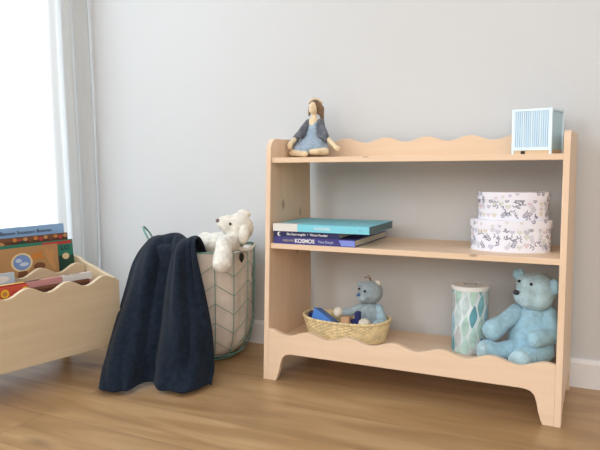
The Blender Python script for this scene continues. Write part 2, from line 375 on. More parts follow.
crate_book('thick pink and white book lying spine-up in the front row of the bin', .046, .37, .062, .207, .018, .05, pinkc,
           spine=pinkc, spine_up=True, spine_blocks=[(.70, 1, whitec), (.36, .50, black_m), (.0, .36, yel)],
           motifs=[(rc(.70, 1, 0, .02), whitec), (rc(0, .36, 0, .03), red)],
           writing=[('OOK RAAM', .74, 0, .009, black_m, True)])
crate_book('dark brown paperback with yellow lettering leaning at front of the pink spine', .070, .262, .038, .192, .012, .05, brown_c,
           motifs=[(rc(0, 1, 0, .006), bro)], writing=[('LUPPO', .30, .022, .022, yel, False)])
fl = [(rc(0, 1, .035, .2), dkg)]
for i in range(7):
    fl += [(disc(.05+.15*i, .016+.008*(i%2), .062, .012), red if i%2 else yel), (disc(.05+.15*i, .016+.008*(i%2), .034, .0065), yel if i%2 else orange)]
crate_book('red picture book with big yellow flowers at the left end of the front row', .262, .45, .036, .205, .012, .05, cb('cover_red', (204, 84, 60)), motifs=fl)
crate_book('small pale blue picture book in the front row close behind the flowery one', .262, .41, .108, .232, .012, .05, cb('cover_pale', (184, 200, 214)),
           motifs=[(disc(.7, .016, .2, .01), whitec), (disc(.4, .02, .12, .012), sky)])

# ---------------------------------------------------------------- wire laundry basket
BX, BY = -.295, -.176; RR = .163; HB = .355
wire_m = mat('teal_wire', (112, 160, 152), rough=.4, spec=.5, bump=.02); liner_m = mat('liner_cotton', (236, 226, 216), rough=.9, var=.08, scale=18, bump=.3, bscale=45)
bk = thing('wire_basket', 'round teal wire laundry basket with pale cloth liner, by the wall', 'laundry basket', (BX, BY, 0))
def prof(z):   # outer radius of the basket at height z
    pr = [(0, .085), (.004, .100), (.02, .123), (.05, .141), (.10, .153), (.18, .159), (.28, .162), (.355, .163)]
    for (z0, r0), (z1, r1) in zip(pr, pr[1:]):
        if z <= z1: t = (z-z0)/(z1-z0); return r0+(r1-r0)*t
    return RR
def ring(r, z, n=72): return [(r*math.cos(2*PI*i/n), r*math.sin(2*PI*i/n), z) for i in range(n)]
bm = bmesh.new(); tube(bm, ring(RR, HB), .0022, closed=True); obj('rim', bm, wire_m, bk, smooth=True)
bm = bmesh.new(); tube(bm, ring(.10, .005), .0022, closed=True); tube(bm, ring(.126, .022), .0018, closed=True); obj('base_ring', bm, wire_m, bk, smooth=True)
bm = bmesh.new(); NV = 16
zs = [.005, .012, .022, .035, .055, .08, .11, .15, .2, .25, .3, HB]
for i in range(NV):
    a = 2*PI*i/NV
    tube(bm, [(prof(z)*math.cos(a), prof(z)*math.sin(a), z) for z in zs], .0014, 6)
    for zl in (.035, .095, .155, .215, .275):
        s = 1 if i % 2 else -1; path = []
        for k in range(9):
            t = k/8; aa = a+2*PI/NV*t; z = zl+(.042*(t if s > 0 else 1-t)); path.append((prof(z)*math.cos(aa), prof(z)*math.sin(aa), z))
        tube(bm, path, .0010, 5)
obj('wire_lattice', bm, wire_m, bk, smooth=True)
def handle(ang, lean, hgt, wid):
    pts = []
    for k in range(17):
        t = PI*k/16; u = math.cos(t)*wid; v = math.sin(t)
        v = v**.7
        rad = RR+lean*v; a = ang+u/RR
        pts.append((rad*math.cos(a), rad*math.sin(a), HB+hgt*v))
    bm = bmesh.new(); tube(bm, pts, .0032, 8); return bm
obj('handle', handle(PI*1.16, .034, .066, .030), wire_m, bk, smooth=True)
obj('handle', handle(-.12, .014, .022, .045), wire_m, bk, smooth=True)
# liner: soft cloth bag, stuffed
bm = bmesh.new(); rings = []
prf = [(.06, .010), (.09, .012), (.108, .022), (.125, .042), (.137, .075), (.143, .12), (.148, .18), (.151, .25), (.153, .32), (.155, .350), (.152, .352), (.145, .340), (.12, .325), (.06, .318), (.01, .318)]
for j, (r, z) in enumerate(prf):
    row = []
    for i in range(96):
        a = 2*PI*i/96
        d = .0045*math.sin(a*9+z*22)+.0055*noise.noise(Vector((math.cos(a)*4, math.sin(a)*4, z*16)))*2
        if r < .1 : d *= .3
        rr = min(r+d*(1 if z < .33 else .5), prof(z)-.003) if j < 10 else r+d*.3
        row.append(bm.verts.new((rr*math.cos(a), rr*math.sin(a), z+(.004*math.sin(a*5) if j in (9, 10) else 0))))
    rings.append(row)
for a, b in zip(rings, rings[1:]):
    for i in range(96): bm.faces.new((a[i], a[(i+1)%96], b[(i+1)%96], b[i]))
bm.faces.new(rings[0][::-1]); bm.faces.new(rings[-1])
obj('cloth_liner', bm, liner_m, bk, smooth=True)
# tag and ribbon near the right hand handle
bm = bmesh.new()
TX, TY = RR*math.cos(-.24), RR*math.sin(-.24)
nx, ny = math.cos(-.24), math.sin(-.24)
pts = [(0, .014), (.006, .010), (.0095, .002), (.0085, -.006), (.004, -.013), (0, -.018), (-.004, -.013), (-.0085, -.006), (-.0095, .002), (-.006, .010)]
bm = prism(pts, lambda u, z: (TX+nx*.005-ny*u, TY+ny*.005+nx*u, HB-.020+z), lambda u, z: (TX+nx*.008-ny*u, TY+ny*.008+nx*u, HB-.020+z))
o = obj('hang_tag', bm, black_m, bk); o['label'] = 'small black drop-shaped tag'
bm = bmesh.new()
q = []
for k in range(11):
    t = k/10; a = -.62+t*.75; q.append(((RR+.006+.012*t*t)*math.cos(a), (RR+.006+.012*t*t)*math.sin(a), HB+.004+.008*math.sin(t*7)+.006*t))
tube(bm, q, [.003, .004, .006, .004, .005, .007, .005, .004, .006, .004, .002], 8)
o = obj('ribbon', bm, mat('ribbon_white', (232, 232, 226), rough=.8, bump=.2, bscale=90), bk, smooth=True); o['label'] = 'white knotted ribbon'

# ---------------------------------------------------------------- navy knitted blanket over the basket
rows = [
 [(-.440,-.115,.315),(-.385,-.16,.322),(-.33,-.19,.322),(-.27,-.21,.322),(-.25,-.225,.322)],
 [(-.448,-.180,.368),(-.400,-.235,.386),(-.322,-.270,.392),(-.275,-.280,.386),(-.236,-.285,.390)],
 [(-.474,-.250,.358),(-.408,-.295,.385),(-.310,-.328,.390),(-.252,-.340,.386),(-.216,-.335,.389)],
 [(-.505,-.280,.305),(-.386,-.350,.321),(-.293,-.368,.330),(-.232,-.372,.337),(-.192,-.362,.337)],
 [(-.475,-.362,.223),(-.366,-.400,.231),(-.283,-.400,.238),(-.205,-.405,.246),(-.160,-.378,.242)],
 [(-.418,-.477,.134),(-.331,-.480,.138),(-.258,-.450,.139),(-.158,-.450,.150),(-.125,-.400,.137)],
 [(-.392,-.545,.050),(-.300,-.560,.057),(-.245,-.500,.046),(-.146,-.480,.054),(-.105,-.420,.040)],
 [(-.346,-.605,.012),(-.281,-.598,.010),(-.239,-.540,.010),(-.139,-.515,.010),(-.088,-.455,.010)]]
rows = [[Vector(p) for p in r] for r in rows]
bm = bmesh.new(); NU, NVV = 90, 110; g = []
nrm = Vector((.36, -.93, .05)).normalized()
vv = [0, .08, .14, .26, .42, .62, .86, 1.0]
def remap(v):
    for i in range(7):
        if v <= vv[i+1]: return (i+(v-vv[i])/(vv[i+1]-vv[i]))/7
    return 1
for j in range(NVV+1):
    v = j/NVV; s = remap(v); row = []
    cols = [catmull([rows[r][c] for r in range(8)], s) for c in range(5)]
    for i in range(NU+1):
        u = i/NU; p = catmull(cols, u).copy()
        amp = .023*min(1, max(0, (v-.03)/.2))
        # broad folds: raised left and right lobes, a deep valley between, finer ripples
        uc = u+.10*math.sin(v*2.6-.4)
        f = -1.5*math.exp(-((uc-.50)/.10)**2)+1.0*math.exp(-((uc-.27)/.11)**2)+1.2*math.exp(-((uc-.72)/.10)**2)-.9*math.exp(-((uc-.06)/.07)**2)
        f += .35*math.sin(uc*26+v*3)*(.4+.6*v)+.22*math.sin(uc*47-v*5)
        p += nrm*amp*f*(1 if v < .93 else 1-(v-.93)*5)
        if v < .2: p.z += .005*math.sin(u*15+.5)*math.exp(-((v-.12)/.05)**2)
        if v > .8: p += Vector((0, -1, 0))*.012*math.sin(u*17+1.4)*(v-.8)*5
        if v > .8:
            q = (v-.8)*5; p += Vector((.008, -.020, 0))*math.exp(-((u-.79)/.05)**2)*q+Vector((-.004, .022, .004))*math.exp(-((u-.43)/.10)**2)*q
        p.z = max(p.z, .007+.002*abs(math.sin(u*21)))
        d = Vector((p.x-BX, p.y-BY)); mn = RR+.010 if p.z < .37 and v > .12 else 0
        if d.length < mn: d = d.normalized()*mn; p.x, p.y = BX+d.x, BY+d.y
        row.append(bm.verts.new(p))
    g.append(row)
for a, b in zip(g, g[1:]):
    for i in range(NU): bm.faces.new((a[i], a[i+1], b[i+1], b[i]))
navy = mat('navy_knit', (33, 43, 57), rough=.97, spec=.08, sheen=.06, var=.25, scale=70, bump=.6, bscale=320)
o = obj('knitted_blanket', bm, navy, smooth=True)
s = o.modifiers.new('thick', 'SOLIDIFY'); s.thickness = .007; s.offset = 1; s2 = o.modifiers.new('sub', 'SUBSURF'); s2.levels = 1; s2.render_levels = 1
tag(o, 'dark navy knitted blanket draped over the wire basket down to the floor', 'blanket')

# ---------------------------------------------------------------- plush toys
def plush(name, col, bump=.9, var=.12): return mat(name, col, rough=.95, spec=.15, sheen=.35, var=var, scale=45, bump=bump, bscale=130)
eye_m = mat('bead_black', (18, 18, 22), rough=.15, spec=.6, bump=.01)
# white bear lying in the basket
wbp = plush('white_plush', (240, 237, 228), bump=1)
wb = thing('plush_bear', 'creamy white plush bear lying in the laundry basket with one arm over its rim', 'plush toy', (-.2, -.2, .33))
def sh(fn, off):   # shape written in world coordinates, stored relative to the thing
    def g(bm):
        fn(bm); bmesh.ops.translate(bm, verts=bm.verts[:], vec=-Vector(off))
    return g
def f(bm):
    ell(bm, (-.146, -.205, .424), (.047, .045, .046)); ell(bm, (-.166, -.228, .434), (.030, .029, .031), (0, .35, 0))
    ell(bm, (-.178, -.236, .440), (.023, .022, .023))
    ell(bm, (-.225, -.205, .372), (.055, .050, .036), (0, -.15, 0)); ell(bm, (-.170, -.2, .385), (.04, .042, .035))
    ell(bm, (-.262, -.220, .374), (.032, .028, .034), (0, .4, 0))
    cone(bm, (-.148, -.24, .380), .027, (-.130, -.310, .386), .025); cone(bm, (-.130, -.310, .386), .025, (-.112, -.352, .336), .028)
blob('body', sh(f, (-.2,-.2,.33)), wbp, wb, .0045, 3, .0022)
def rb(name, c, r, m, root, rot=(0,0,0)): return ball(name, Vector(c)-Vector(root.location), r, m, root, rot)
rb('ear', (-.108, -.236, .408), (.017, .013, .031), wbp, wb, (0, .15, .4))
rb('ear', (-.138, -.185, .466), (.022, .013, .014), wbp, wb, (0, .1, .3))
rb('nose', (-.1905, -.2525, .449), (.0075, .0055, .006), mat('nose_taupe', (120, 100, 95), rough=.6, bump=.1), wb)
rb('eye', (-.146, -.2515, .440), .0042, eye_m, wb)
rb('eye', (-.182, -.208, .459), .004, eye_m, wb)

# big blue bear on the bottom board
bbp = plush('blue_plush', (166, 207, 226), bump=.7); bbl = plush('blue_plush_light', (186, 218, 230), bump=.7)
bb_ = thing('plush_bear', 'big light blue plush bear sitting on the bottom board at its right end', 'plush toy', (.705, -.15, Z0))
O = (.705, -.15, Z0)
def f(bm):
    ell(bm, (.714, -.145, .183), (.054, .046, .064)); ell(bm, (.708, -.150, .165), (.056, .056, .052)); ell(bm, (.714, -.145, .224), (.044, .036, .034))
blob('body', sh(f, O), bbp, bb_, .004, 5, .0014)
def f(bm): cone(bm, (.676, -.156, .230), .022, (.644, -.190, .203), .022); cone(bm, (.644, -.190, .203), .022, (.624, -.208, .188), .0275)
blob('arm', sh(f, O), bbp, bb_, .004, 4, .0014)
def f(bm): cone(bm, (.750, -.150, .232), .022, (.7605, -.172, .185), .0225); cone(bm, (.7605, -.175, .180), .0235, (.728, -.222, .178), .022)
blob('arm', sh(f, O), bbp, bb_, .004, 4, .0014)
def f(bm): cone(bm, (.690, -.175, .138), .030, (.640, -.212, .132), .0245); cone(bm, (.640, -.212, .132), .0245, (.612, -.226, .139), .026)
blob('leg', sh(f, O), bbp, bb_, .004, 4, .0014)
def f(bm): cone(bm, (.742, -.180, .140), .032, (.700, -.235, .131), .0265)
blob('leg', sh(f, O), bbp, bb_, .004, 4, .0014)
def f(bm):
    ell(bm, (.722, -.150, .290), (.050, .046, .046)); ell(bm, (.699, -.184, .279), (.030, .028, .026)); ell(bm, (.722, -.168, .270), (.042, .036, .030)); ell(bm, (.704, -.165, .305), (.032, .03, .028))
    ell(bm, (.703, -.192, .268), (.022, .018, .018))
blob('head', sh(f, O), bbl, bb_, .004, 4, .001)
rb('ear', (.677, -.150, .327), (.0175, .010, .0175), bbp, bb_, (0, 0, -.5)); rb('ear', (.7655, -.172, .305), (.012, .010, .021), bbp, bb_, (0, 0, -.3))
rb('nose', (.6795, -.210, .291), (.0080, .006, .0065), mat('nose_dark', (48, 44, 54), rough=.5, bump=.1), bb_)
rb('eye', (.6830, -.1880, .3165), .0038, eye_m, bb_); rb('eye', (.713, -.1935, .3115), .0040, eye_m, bb_)
def f(bm): ell(bm, (.697, -.254, .131), (.028, .014, .0235), (0, 0, .1))
o = blob('foot_pad', sh(f, O), bbl, bb_, .003, 3)
def f(bm): ell(bm, (.605, -.240, .140), (.018, .016, .023), (0, 0, -.7))
blob('foot_pad', sh(f, O), bbl, bb_, .003, 3)

# ---------------------------------------------------------------- wicker basket and its contents
wk = mat('wicker', (246, 226, 178), rough=.6, var=.16, scale=60, bump=.2, bscale=150)
wi = thing('wicker_basket', 'small oval straw-coloured wicker basket holding toys on the bottom board', 'basket', (.199, -.168, Z0))
def sup(a, rx, ry, e=.8):
    c, s = math.cos(a), math.sin(a); return (math.copysign(abs(c)**e, c)*rx, math.copysign(abs(s)**e, s)*ry)
bm = bmesh.new(); NS, NR = 288, 40; rings = []
for side in (0, 1):
    for j in range(NR+1):
        t = j/NR if side == 0 else 1-j/NR
        z = .002+.056*t+(.003 if side else 0)*(1-t); row = []
        for i in range(NS):
            a = 2*PI*i/NS; gx = .117+.015*t; gy = .056+.016*t
            rowid = int(t*11.999); w_ = .0016*math.sin(36*a+PI*(rowid%2))*math.sin(PI*((t*12) % 1))**.6+.0006*math.sin(72*a)
            off = (-.005 if side else 0)+w_
            x, y = sup(a, gx+off, gy+off); lift = .006*abs(math.cos(a))**3*t
            row.append(bm.verts.new((x, y, z+lift)))
        rings.append(row)
for a, b in zip(rings, rings[1:]):
    for i in range(NS): bm.faces.new((a[i], a[(i+1)%NS], b[(i+1)%NS], b[i]))
bm.faces.new(rings[0][::-1]); bm.faces.new(rings[-1])
obj('woven_body', bm, wk, wi, smooth=True)
bm = bmesh.new()
for ph in (0, PI):
    p = []
    for i in range(240):
        a = 2*PI*i/240; x, y = sup(a, .131, .0715); q = 34*a+ph
        p.append((x+.0022*math.cos(q)*math.cos(a), y+.0022*math.cos(q)*math.sin(a), .0585+.006*abs(math.cos(a))**3+.0022*math.sin(q)))
    tube(bm, p, .0028, 7, closed=True)
obj('braided_rim', bm, wk, wi, smooth=True)

cr = mat('crochet_grey_blue', (168, 186, 196), rough=.95, spec=.1, sheen=.3, var=.14, scale=60, bump=1, bscale=260)
crw = mat('crochet_white', (232, 226, 212), rough=.95, spec=.1, sheen=.3, var=.08, scale=60, bump=1, bscale=260)
crb = mat('crochet_sky', (176, 208, 224), rough=.95, spec=.1, sheen=.3, var=.14, scale=60, bump=1, bscale=260)
kb = thing('crocheted_bear', 'small grey-blue crocheted bear with white paws sitting in the wicker basket', 'plush toy', (.262, -.15, Z0+.012))
O = tuple(kb.location)
def f(bm):
    ell(bm, (.264, -.146, .180), (.034, .029, .038)); ell(bm, (.264, -.146, .150), (.038, .032, .028))
    cone(bm, (.240, -.158, .202), .0115, (.215, -.172, .185), .0125); cone(bm, (.215, -.172, .185), .0125, (.195, -.186, .186), .0115)
    cone(bm, (.252, -.165, .145), .015, (.268, -.196, .160), .015)
    cone(bm, (.245, -.160, .140), .015, (.212, -.178, .150), .013)
blob('body', sh(f, O), cr, kb, .003, 4)
def f(bm): ell(bm, (.266, -.147, .245), (.037, .035, .034)); ell(bm, (.253, -.170, .234), (.021, .018, .017))
blob('head', sh(f, O), cr, kb, .003, 3)
def f(bm): cone(bm, (.291, -.146, .200), .013, (.307, -.158, .165), .015); cone(bm, (.307, -.158, .165), .015, (.298, -.185, .158), .0135)
o = blob('arm', sh(f, O), crb, kb, .003, 3); o['label'] = 'sky blue crocheted arm'
rb('paw', (.184, -.192, .188), .0155, crw, kb); rb('paw', (.270, -.206, .166), (.0185, .013, .0145), crw, kb)
rb('ear', (.286, -.142, .271), (.010, .006, .010), crw, kb); rb('ear', (.235, -.146, .264), (.010, .006, .010), cr, kb)
rb('eye', (.262, -.1835, .254), .0040, eye_m, kb); rb('eye', (.241, -.1745, .258), .0036, eye_m, kb)
rb('nose', (.2435, -.1855, .243), (.0058, .004, .0045), mat('thread_blue', (70, 110, 160), rough=.8, bump=.2), kb)
bm = bmesh.new(); tube(bm, [(.268,-.147,.277),(.262,-.148,.286),(.254,-.15,.290),(.248,-.15,.286)], .0014, 6); tube(bm, [(.268,-.147,.277),(.264,-.148,.292),(.258,-.149,.295)], .0012, 6)
bmesh.ops.translate(bm, verts=bm.verts[:], vec=-Vector(O)); obj('hair_tuft', bm, mat('yarn_brown', (120, 90, 50), rough=.8, bump=.1), kb, smooth=True)
# wooden shapes in the basket
tb = mat('toy_blue', (72, 132, 216), rough=.4, bump=.02); tn = mat('toy_navy', (30, 42, 100), rough=.4, bump=.02); tw = mat('toy_wood', (206, 166, 130), rough=.5, var=.1, scale=30)
def block(name, label, m, pts, th, loc, rot):
    o = obj(name, prism(pts, lambda x, z: (x, 0, z), lambda x, z: (x, th, z)), m, bevel=.0015)
    o.location = loc; o.rotation_euler = rot; return tag(o, label, 'toy block', 'toy blocks in the wicker basket')
block('toy_block', 'bright blue tapered toy block, the largest one in the wicker basket', tb, [(0,0),(.072,-.006),(.068,.022),(.002,.046)], .045, (.098, -.206, .152), (-.25, .14, -.12))
block('toy_block', 'dark navy toy block at the left end of the wicker basket', tn, [(0,0),(.028,0),(.028,.022),(0,.026)], .03, (.080, -.184, .150), (0, .1, .2))
block('toy_block', 'small natural wood toy cube in the wicker basket', tw, [(0,0),(.026,0),(.026,.024),(0,.024)], .024, (.203, -.222, .158), (0, 0, 0))
block('toy_block', 'navy L-shaped toy block before the belly of the crocheted bear', tn, [(-.010,0),(.020,0),(.020,.044),(.006,.044),(.005,.018),(-.010,.018)], .015, (.234, -.210, .155), (0, .05, -.1))

# ---------------------------------------------------------------- leaf tin
tin = thing('storage_tin', 'tall round tin with teal and mint leaf print and white lid', 'tin', (.553, -.148, Z0))
tin_bg = mat('tin_bg', (222, 236, 242), rough=.35, spec=.5, bump=.01)
tin_m = [tin_bg]+[mat('leaf_'+n_, c_, rough=.35, spec=.5, var=.12, scale=50) for n_, c_ in (('teal', (134, 194, 206)), ('mint', (190, 226, 218)), ('aqua', (172, 216, 230)), ('grey', (202, 208, 212)), ('deep', (104, 172, 188)), ('pale', (208, 230, 234)))]
bm = bmesh.new(); rt = .0475; ht = .178
lathe(bm, [(rt-.003, 0), (rt, .002), (rt, ht)], seg=64)
def wrap_lens(bm, r, s0, zc, L, w_, mi, tilt=0, rows=10, cols=6, zmin=None, zmax=None):
    g = []
    for j in range(rows+1):
        t = j/rows*2-1; hw = w_/2*(1-abs(t)**1.6)+.0002
        row = []
        for i in range(cols+1):
            u = (i/cols*2-1)*hw+tilt*t*L/2; a = (s0+u)/r; z = zc+t*L/2
            if zmin is not None: z = min(max(z, zmin), zmax)
            row.append(bm.verts.new((r*math.cos(a)*1.0, r*math.sin(a)*1.0, z)))
        g.append(row)
    for a, b in zip(g, g[1:]):
        for i in range(cols): bm.faces.new((a[i], a[i+1], b[i+1], b[i])).material_index = mi
per = 2*PI*rt; nc = 14
rnd = random.Random(3)
for c_ in range(nc):
    for k in range(-1, 5):
        zc = .018+k*.058+(c_ % 2)*.029
        wrap_lens(bm, rt+.0006, (c_+.5)*per/nc, zc, .0640, .0205, rnd.choice([1, 2, 2, 3, 3, 4, 5, 6, 6]), tilt=.10, zmin=.004, zmax=ht-.001)
obj('tin_body', bm, None, tin, smooth=True, mats=tin_m)
lidw = mat('tin_lid_white', (236, 240, 240), rough=.3, spec=.5, bump=.01)
bm = bmesh.new(); lathe(bm, [(rt+.0005, ht-.006), (rt+.0025, ht-.006), (rt+.0032, ht-.003), (rt+.0032, ht+.004), (rt+.001, ht+.006), (rt-.006, ht+.006), (rt-.010, ht+.0045), (.004, ht+.0045)], seg=64)
obj('lid', bm, lidw, tin, smooth=False)
bm = bmesh.new(); tube(bm, [(-.016, 0, ht+.005), (-.013, 0, ht+.011), (0, 0, ht+.0135), (.013, 0, ht+.011), (.016, 0, ht+.005)], .0018, 8)
o = obj('lid_handle', bm, mat('handle_metal', (190, 190, 188), rough=.3, metallic=.8, bump=.01), tin, smooth=True)

# ---------------------------------------------------------------- two round floral boxes
box_bg = mat('box_paper', (236, 238, 250), rough=.6, spec=.3, bump=.02)
bmats = [box_bg]+[mat('print_'+n_, c_, rough=.6, bump=.02) for n_, c_ in (('slate', (128, 132, 152)), ('lilac', (200, 202, 224)), ('sand', (220, 214, 204)), ('rose', (220, 208, 218)), ('grey', (192, 194, 206)), ('green', (214, 218, 214)))]
def heart(bm, r, s0, z0, s, mi):
    pts = []
    for i in range(28):
        t = 2*PI*i/28; pts.append((.062*16*math.sin(t)**3, .062*(13*math.cos(t)-5*math.cos(2*t)-2*math.cos(3*t)-math.cos(4*t))))
    mk = lambda u, v: bm.verts.new((r*math.cos((s0+u)/r), r*math.sin((s0+u)/r), z0+v))
    c = mk(0, 0); vs = [mk(u*s, v*s) for u, v in pts]
    for i in range(28): bm.faces.new((c, vs[i], vs[(i+1)%28])).material_index = mi
def sprig(bm, r, s0, z0, L, ang, mi, nl=5):
    dx, dz = math.cos(ang), math.sin(ang)
    def leafq(cx, cz, l, w_, an):
        ca, sa = math.cos(an), math.sin(an); q = [(-l/2, 0), (-l*.1, w_/2), (l/2, 0), (-l*.1, -w_/2)]
        vs = []
        for x, y in q:
            u, v = cx+x*ca-y*sa, cz+x*sa+y*ca; vs.append(bm.verts.new((r*math.cos((s0+u)/r), r*math.sin((s0+u)/r), z0+v)))
        bm.faces.new(vs).material_index = mi
    leafq(dx*L/2, dz*L/2, L, .0009, ang)
    for k in range(nl):
        t = (k+.6)/nl*L
        for s in (1, -1): leafq(dx*t+math.cos(ang+s*.9)*.0042, dz*t+math.sin(ang+s*.9)*.0042, .0085, .0034, ang+s*.8)
def band(bm, r, z0, z1, seed, lip=False):
    rn = random.Random(seed); per = 2*PI*r; n = int(per/.0175); h = z1-z0
    for i in range(n):
        s0 = i*per/n
        for k in range(1 if h < .025 else 3):
            zc = z0+h*((k+.5+rn.uniform(-.34, .34))/(1 if h < .025 else 2.6)); q = rn.random()
            if h < .025:
                if q < .35: sprig(bm, r, s0, zc-.004, .010, rn.uniform(0, PI), 1, 2)
                elif q < .7: heart(bm, r, s0, zc, .0048, rn.choice([2, 3, 4, 6]))
                continue
            if q < .40: sprig(bm, r, s0, max(z0+.003, zc-.010), min(.020, h*.5), rn.choice([1.2, 1.9, 2.3, .8]), rn.choice([1, 1, 5]), 4)
            elif q < .72: heart(bm, r, s0, min(max(zc, z0+.009), z1-.009), rn.choice([.0065, .0075, .0085]), rn.choice([2, 3, 4, 5, 6]))
            else:
                for _ in range(3): sprig(bm, r, s0+rn.uniform(-.005, .005), min(max(zc+rn.uniform(-.006, .006), z0+.003), z1-.006), .004, rn.uniform(0, PI), 1, 1)
def floral(label, loc, r, h, lip, seed):
    e = thing('gift_box', label, 'box', loc, 0, 'floral boxes on the middle board')
    e.scale = (1, .56, 1)
    bm = bmesh.new(); lathe(bm, [(r-.0004, 0), (r, .0006), (r, h-.004)], seg=96); band(bm, r+.0004, .003, h-lip-.001, seed)
    obj('box_body', bm, None, e, smooth=False, mats=bmats)
    bm = bmesh.new(); lathe(bm, [(r+.0006, h-lip), (r+.0026, h-lip), (r+.0026, h-.0012), (r+.0016, h), (.002, h)], seg=96); band(bm, r+.0030, h-lip+.001, h-.001, seed+5)
    obj('lid', bm, None, e, smooth=False, mats=bmats)
    return e
floral('larger round white box with grey hearts and sprigs, under the smaller one', (.656, -.172, Z2), .0985, .080, .019, 1)
floral('smaller round white box with hearts and sprigs, stacked on the larger box', (.661, -.172, Z2+.0803), .0865, .070, .019, 2)

# ---------------------------------------------------------------- stack of three books
def flat_book(label, x0, x1, y0, y1, z0, th, cover, spine=None):
    e = thing('book', label, 'book', (x0, y0, z0), 0, 'books stacked on the middle board')
    w_, d = x1-x0, y1-y0; mats = [cover, spine or cover]; bm = bmesh.new()
    box(bm, 0, w_, 0, d, 0, .002); box(bm, 0, w_, 0, d, th-.002, th); box(bm, 0, w_, 0, .002, .002, th-.002, 1)
    obj('cover', bm, None, e, mats=mats)
    obj('pages', B(.003, w_-.003, .0022, d-.003, .0022, th-.0022), paper, e)
    return e
violet = cb('cover_violet', (66, 62, 132)); navyc = cb('cover_navy', (38, 40, 88)); cyan = cb('cover_cyan', (128, 212, 232))
peri = cb('ink_periwinkle', (128, 146, 226)); olive = cb('ink_olive', (190, 184, 130))
y0 = yf(Z2)+.012
b1 = flat_book('violet book with KOSMOS on the spine, lowest in the stack of three', .022, .272, y0, -.026, Z2, .0195, violet)
text('lettering', 'NIEUWE', .0092, frame_front(.030, -.0003, .0098), olive, b1)
text('lettering', 'KOSMOS', .0155, frame_front(.068, -.0003, .0098), white_m, b1, bold=.0004)
text('lettering', 'Thea Dorph', .0095, frame_front(.140, -.0003, .0098), skyl, b1)
o = obj('spine_patch', prism([(.211,.002),(.25,.002),(.25,.0175),(.203,.0175)], lambda x, z: (x, -.0006, z), lambda x, z: (x, 0, z)), peri, b1)
b2 = flat_book('dark navy book with white crescent on the spine, between the violet and cyan books', .022, .226, y0+.002, -.05, Z2+.0197, .0165, navyc)
text('lettering', 'De Sterrengids  •  Wout Fonder', .0090, frame_front(.042, -.0003, .0082), white_m, b2, sx=1.08, bold=.0001)
cres = [(.018+.006*math.cos(t), .0082+.006*math.sin(t)) for t in [math.radians(60+240*i/14) for i in range(15)]]+[(.021+.0045*math.cos(t), .0082+.0045*math.sin(t)) for t in [math.radians(290-220*i/14) for i in range(15)]]
obj('crescent', prism(cres, lambda x, z: (x, -.0006, z), lambda x, z: (x, 0, z)), white_m, b2)
b3 = flat_book('large cyan book with a white spine end, topmost of the stack of three', .022, .314, y0-.002, -.085, Z2+.0364, .0205, cyan)
obj('spine_patch', B(0, .078, -.0005, .03, 0, .0208), whitec, b3)
obj('cover_edge', B(.287, .2925, .001, .19, .0005, .0200), cb('cover_teal', (70, 104, 112)), b3)
text('lettering', 'VLINDERS', .0115, frame_front(.128, -.0003, .0103), white_m, b3)
text('lettering', 'zw', .007, frame_front(.262, -.0003, .0103), sky, b3)

# ---------------------------------------------------------------- pale blue ribbed box lamp on top
lb = mat('lamp_blue', (206, 232, 252), rough=.35, spec=.5, bump=.01); lbf = mat('lamp_frame', (222, 242, 254), rough=.35, spec=.5, bump=.01); lbd = mat('lamp_groove', (138, 184, 214), rough=.4, bump=.01)
lbs = mat('lamp_side', (176, 208, 222), rough=.3, spec=.5, bump=.01)
lw = .100
lamp = thing('box_lamp', 'pale blue ribbed box lamp on a light wooden base at the top right', 'lamp', (.7005, -.163+.0, Z1), -math.radians(12))
h2 = lw/2
obj('lamp_base', B(-h2+.003, h2-.003, .003, lw-.003, 0, .011), wood('lamp_wood', (224, 196, 160), (210, 178, 140), 'x'), lamp)
bm = bmesh.new(); box(bm, -h2+.0035, h2-.0035, .0035, lw-.0035, .011, .1115); obj('lamp_shade', bm, lbs, lamp)
bm = bmesh.new()
zb, zt = .010, .114
for x0, x1 in ((-h2, -h2+.006), (h2-.006, h2)):
    box(bm, x0, x1, 0, .006, 0, zt); box(bm, x0, x1, lw-.006, lw, 0, zt)
box(bm, -h2+.006, h2-.006, 0, .005, zb, zb+.008); box(bm, -h2+.006, h2-.006, 0, .005, zt-.006, zt)
box(bm, -h2+.006, h2-.006, lw-.005, lw, zt-.006, zt)
for x0 in (-h2, h2-.005): box(bm, x0, x0+.005, .006, lw-.006, zt-.006, zt)
obj('lamp_frame', bm, lbf, lamp, bevel=.0006)
bm = bmesh.new()
for k in range(17):
    xx = -h2+.0075+k*(lw-.015)/16; box(bm, xx-.0018, xx+.0018, .0008, .0034, zb+.008, zt-.006, 0 if k % 4 else 1)
obj('ribbed_panel', bm, None, lamp, bevel=.0005, mats=[lb, lbf])
o = obj('switch', B(-.0255, -.0165, -.001, .0045, .0005, .0085), black_m, lamp); o['label'] = 'small black square socket'

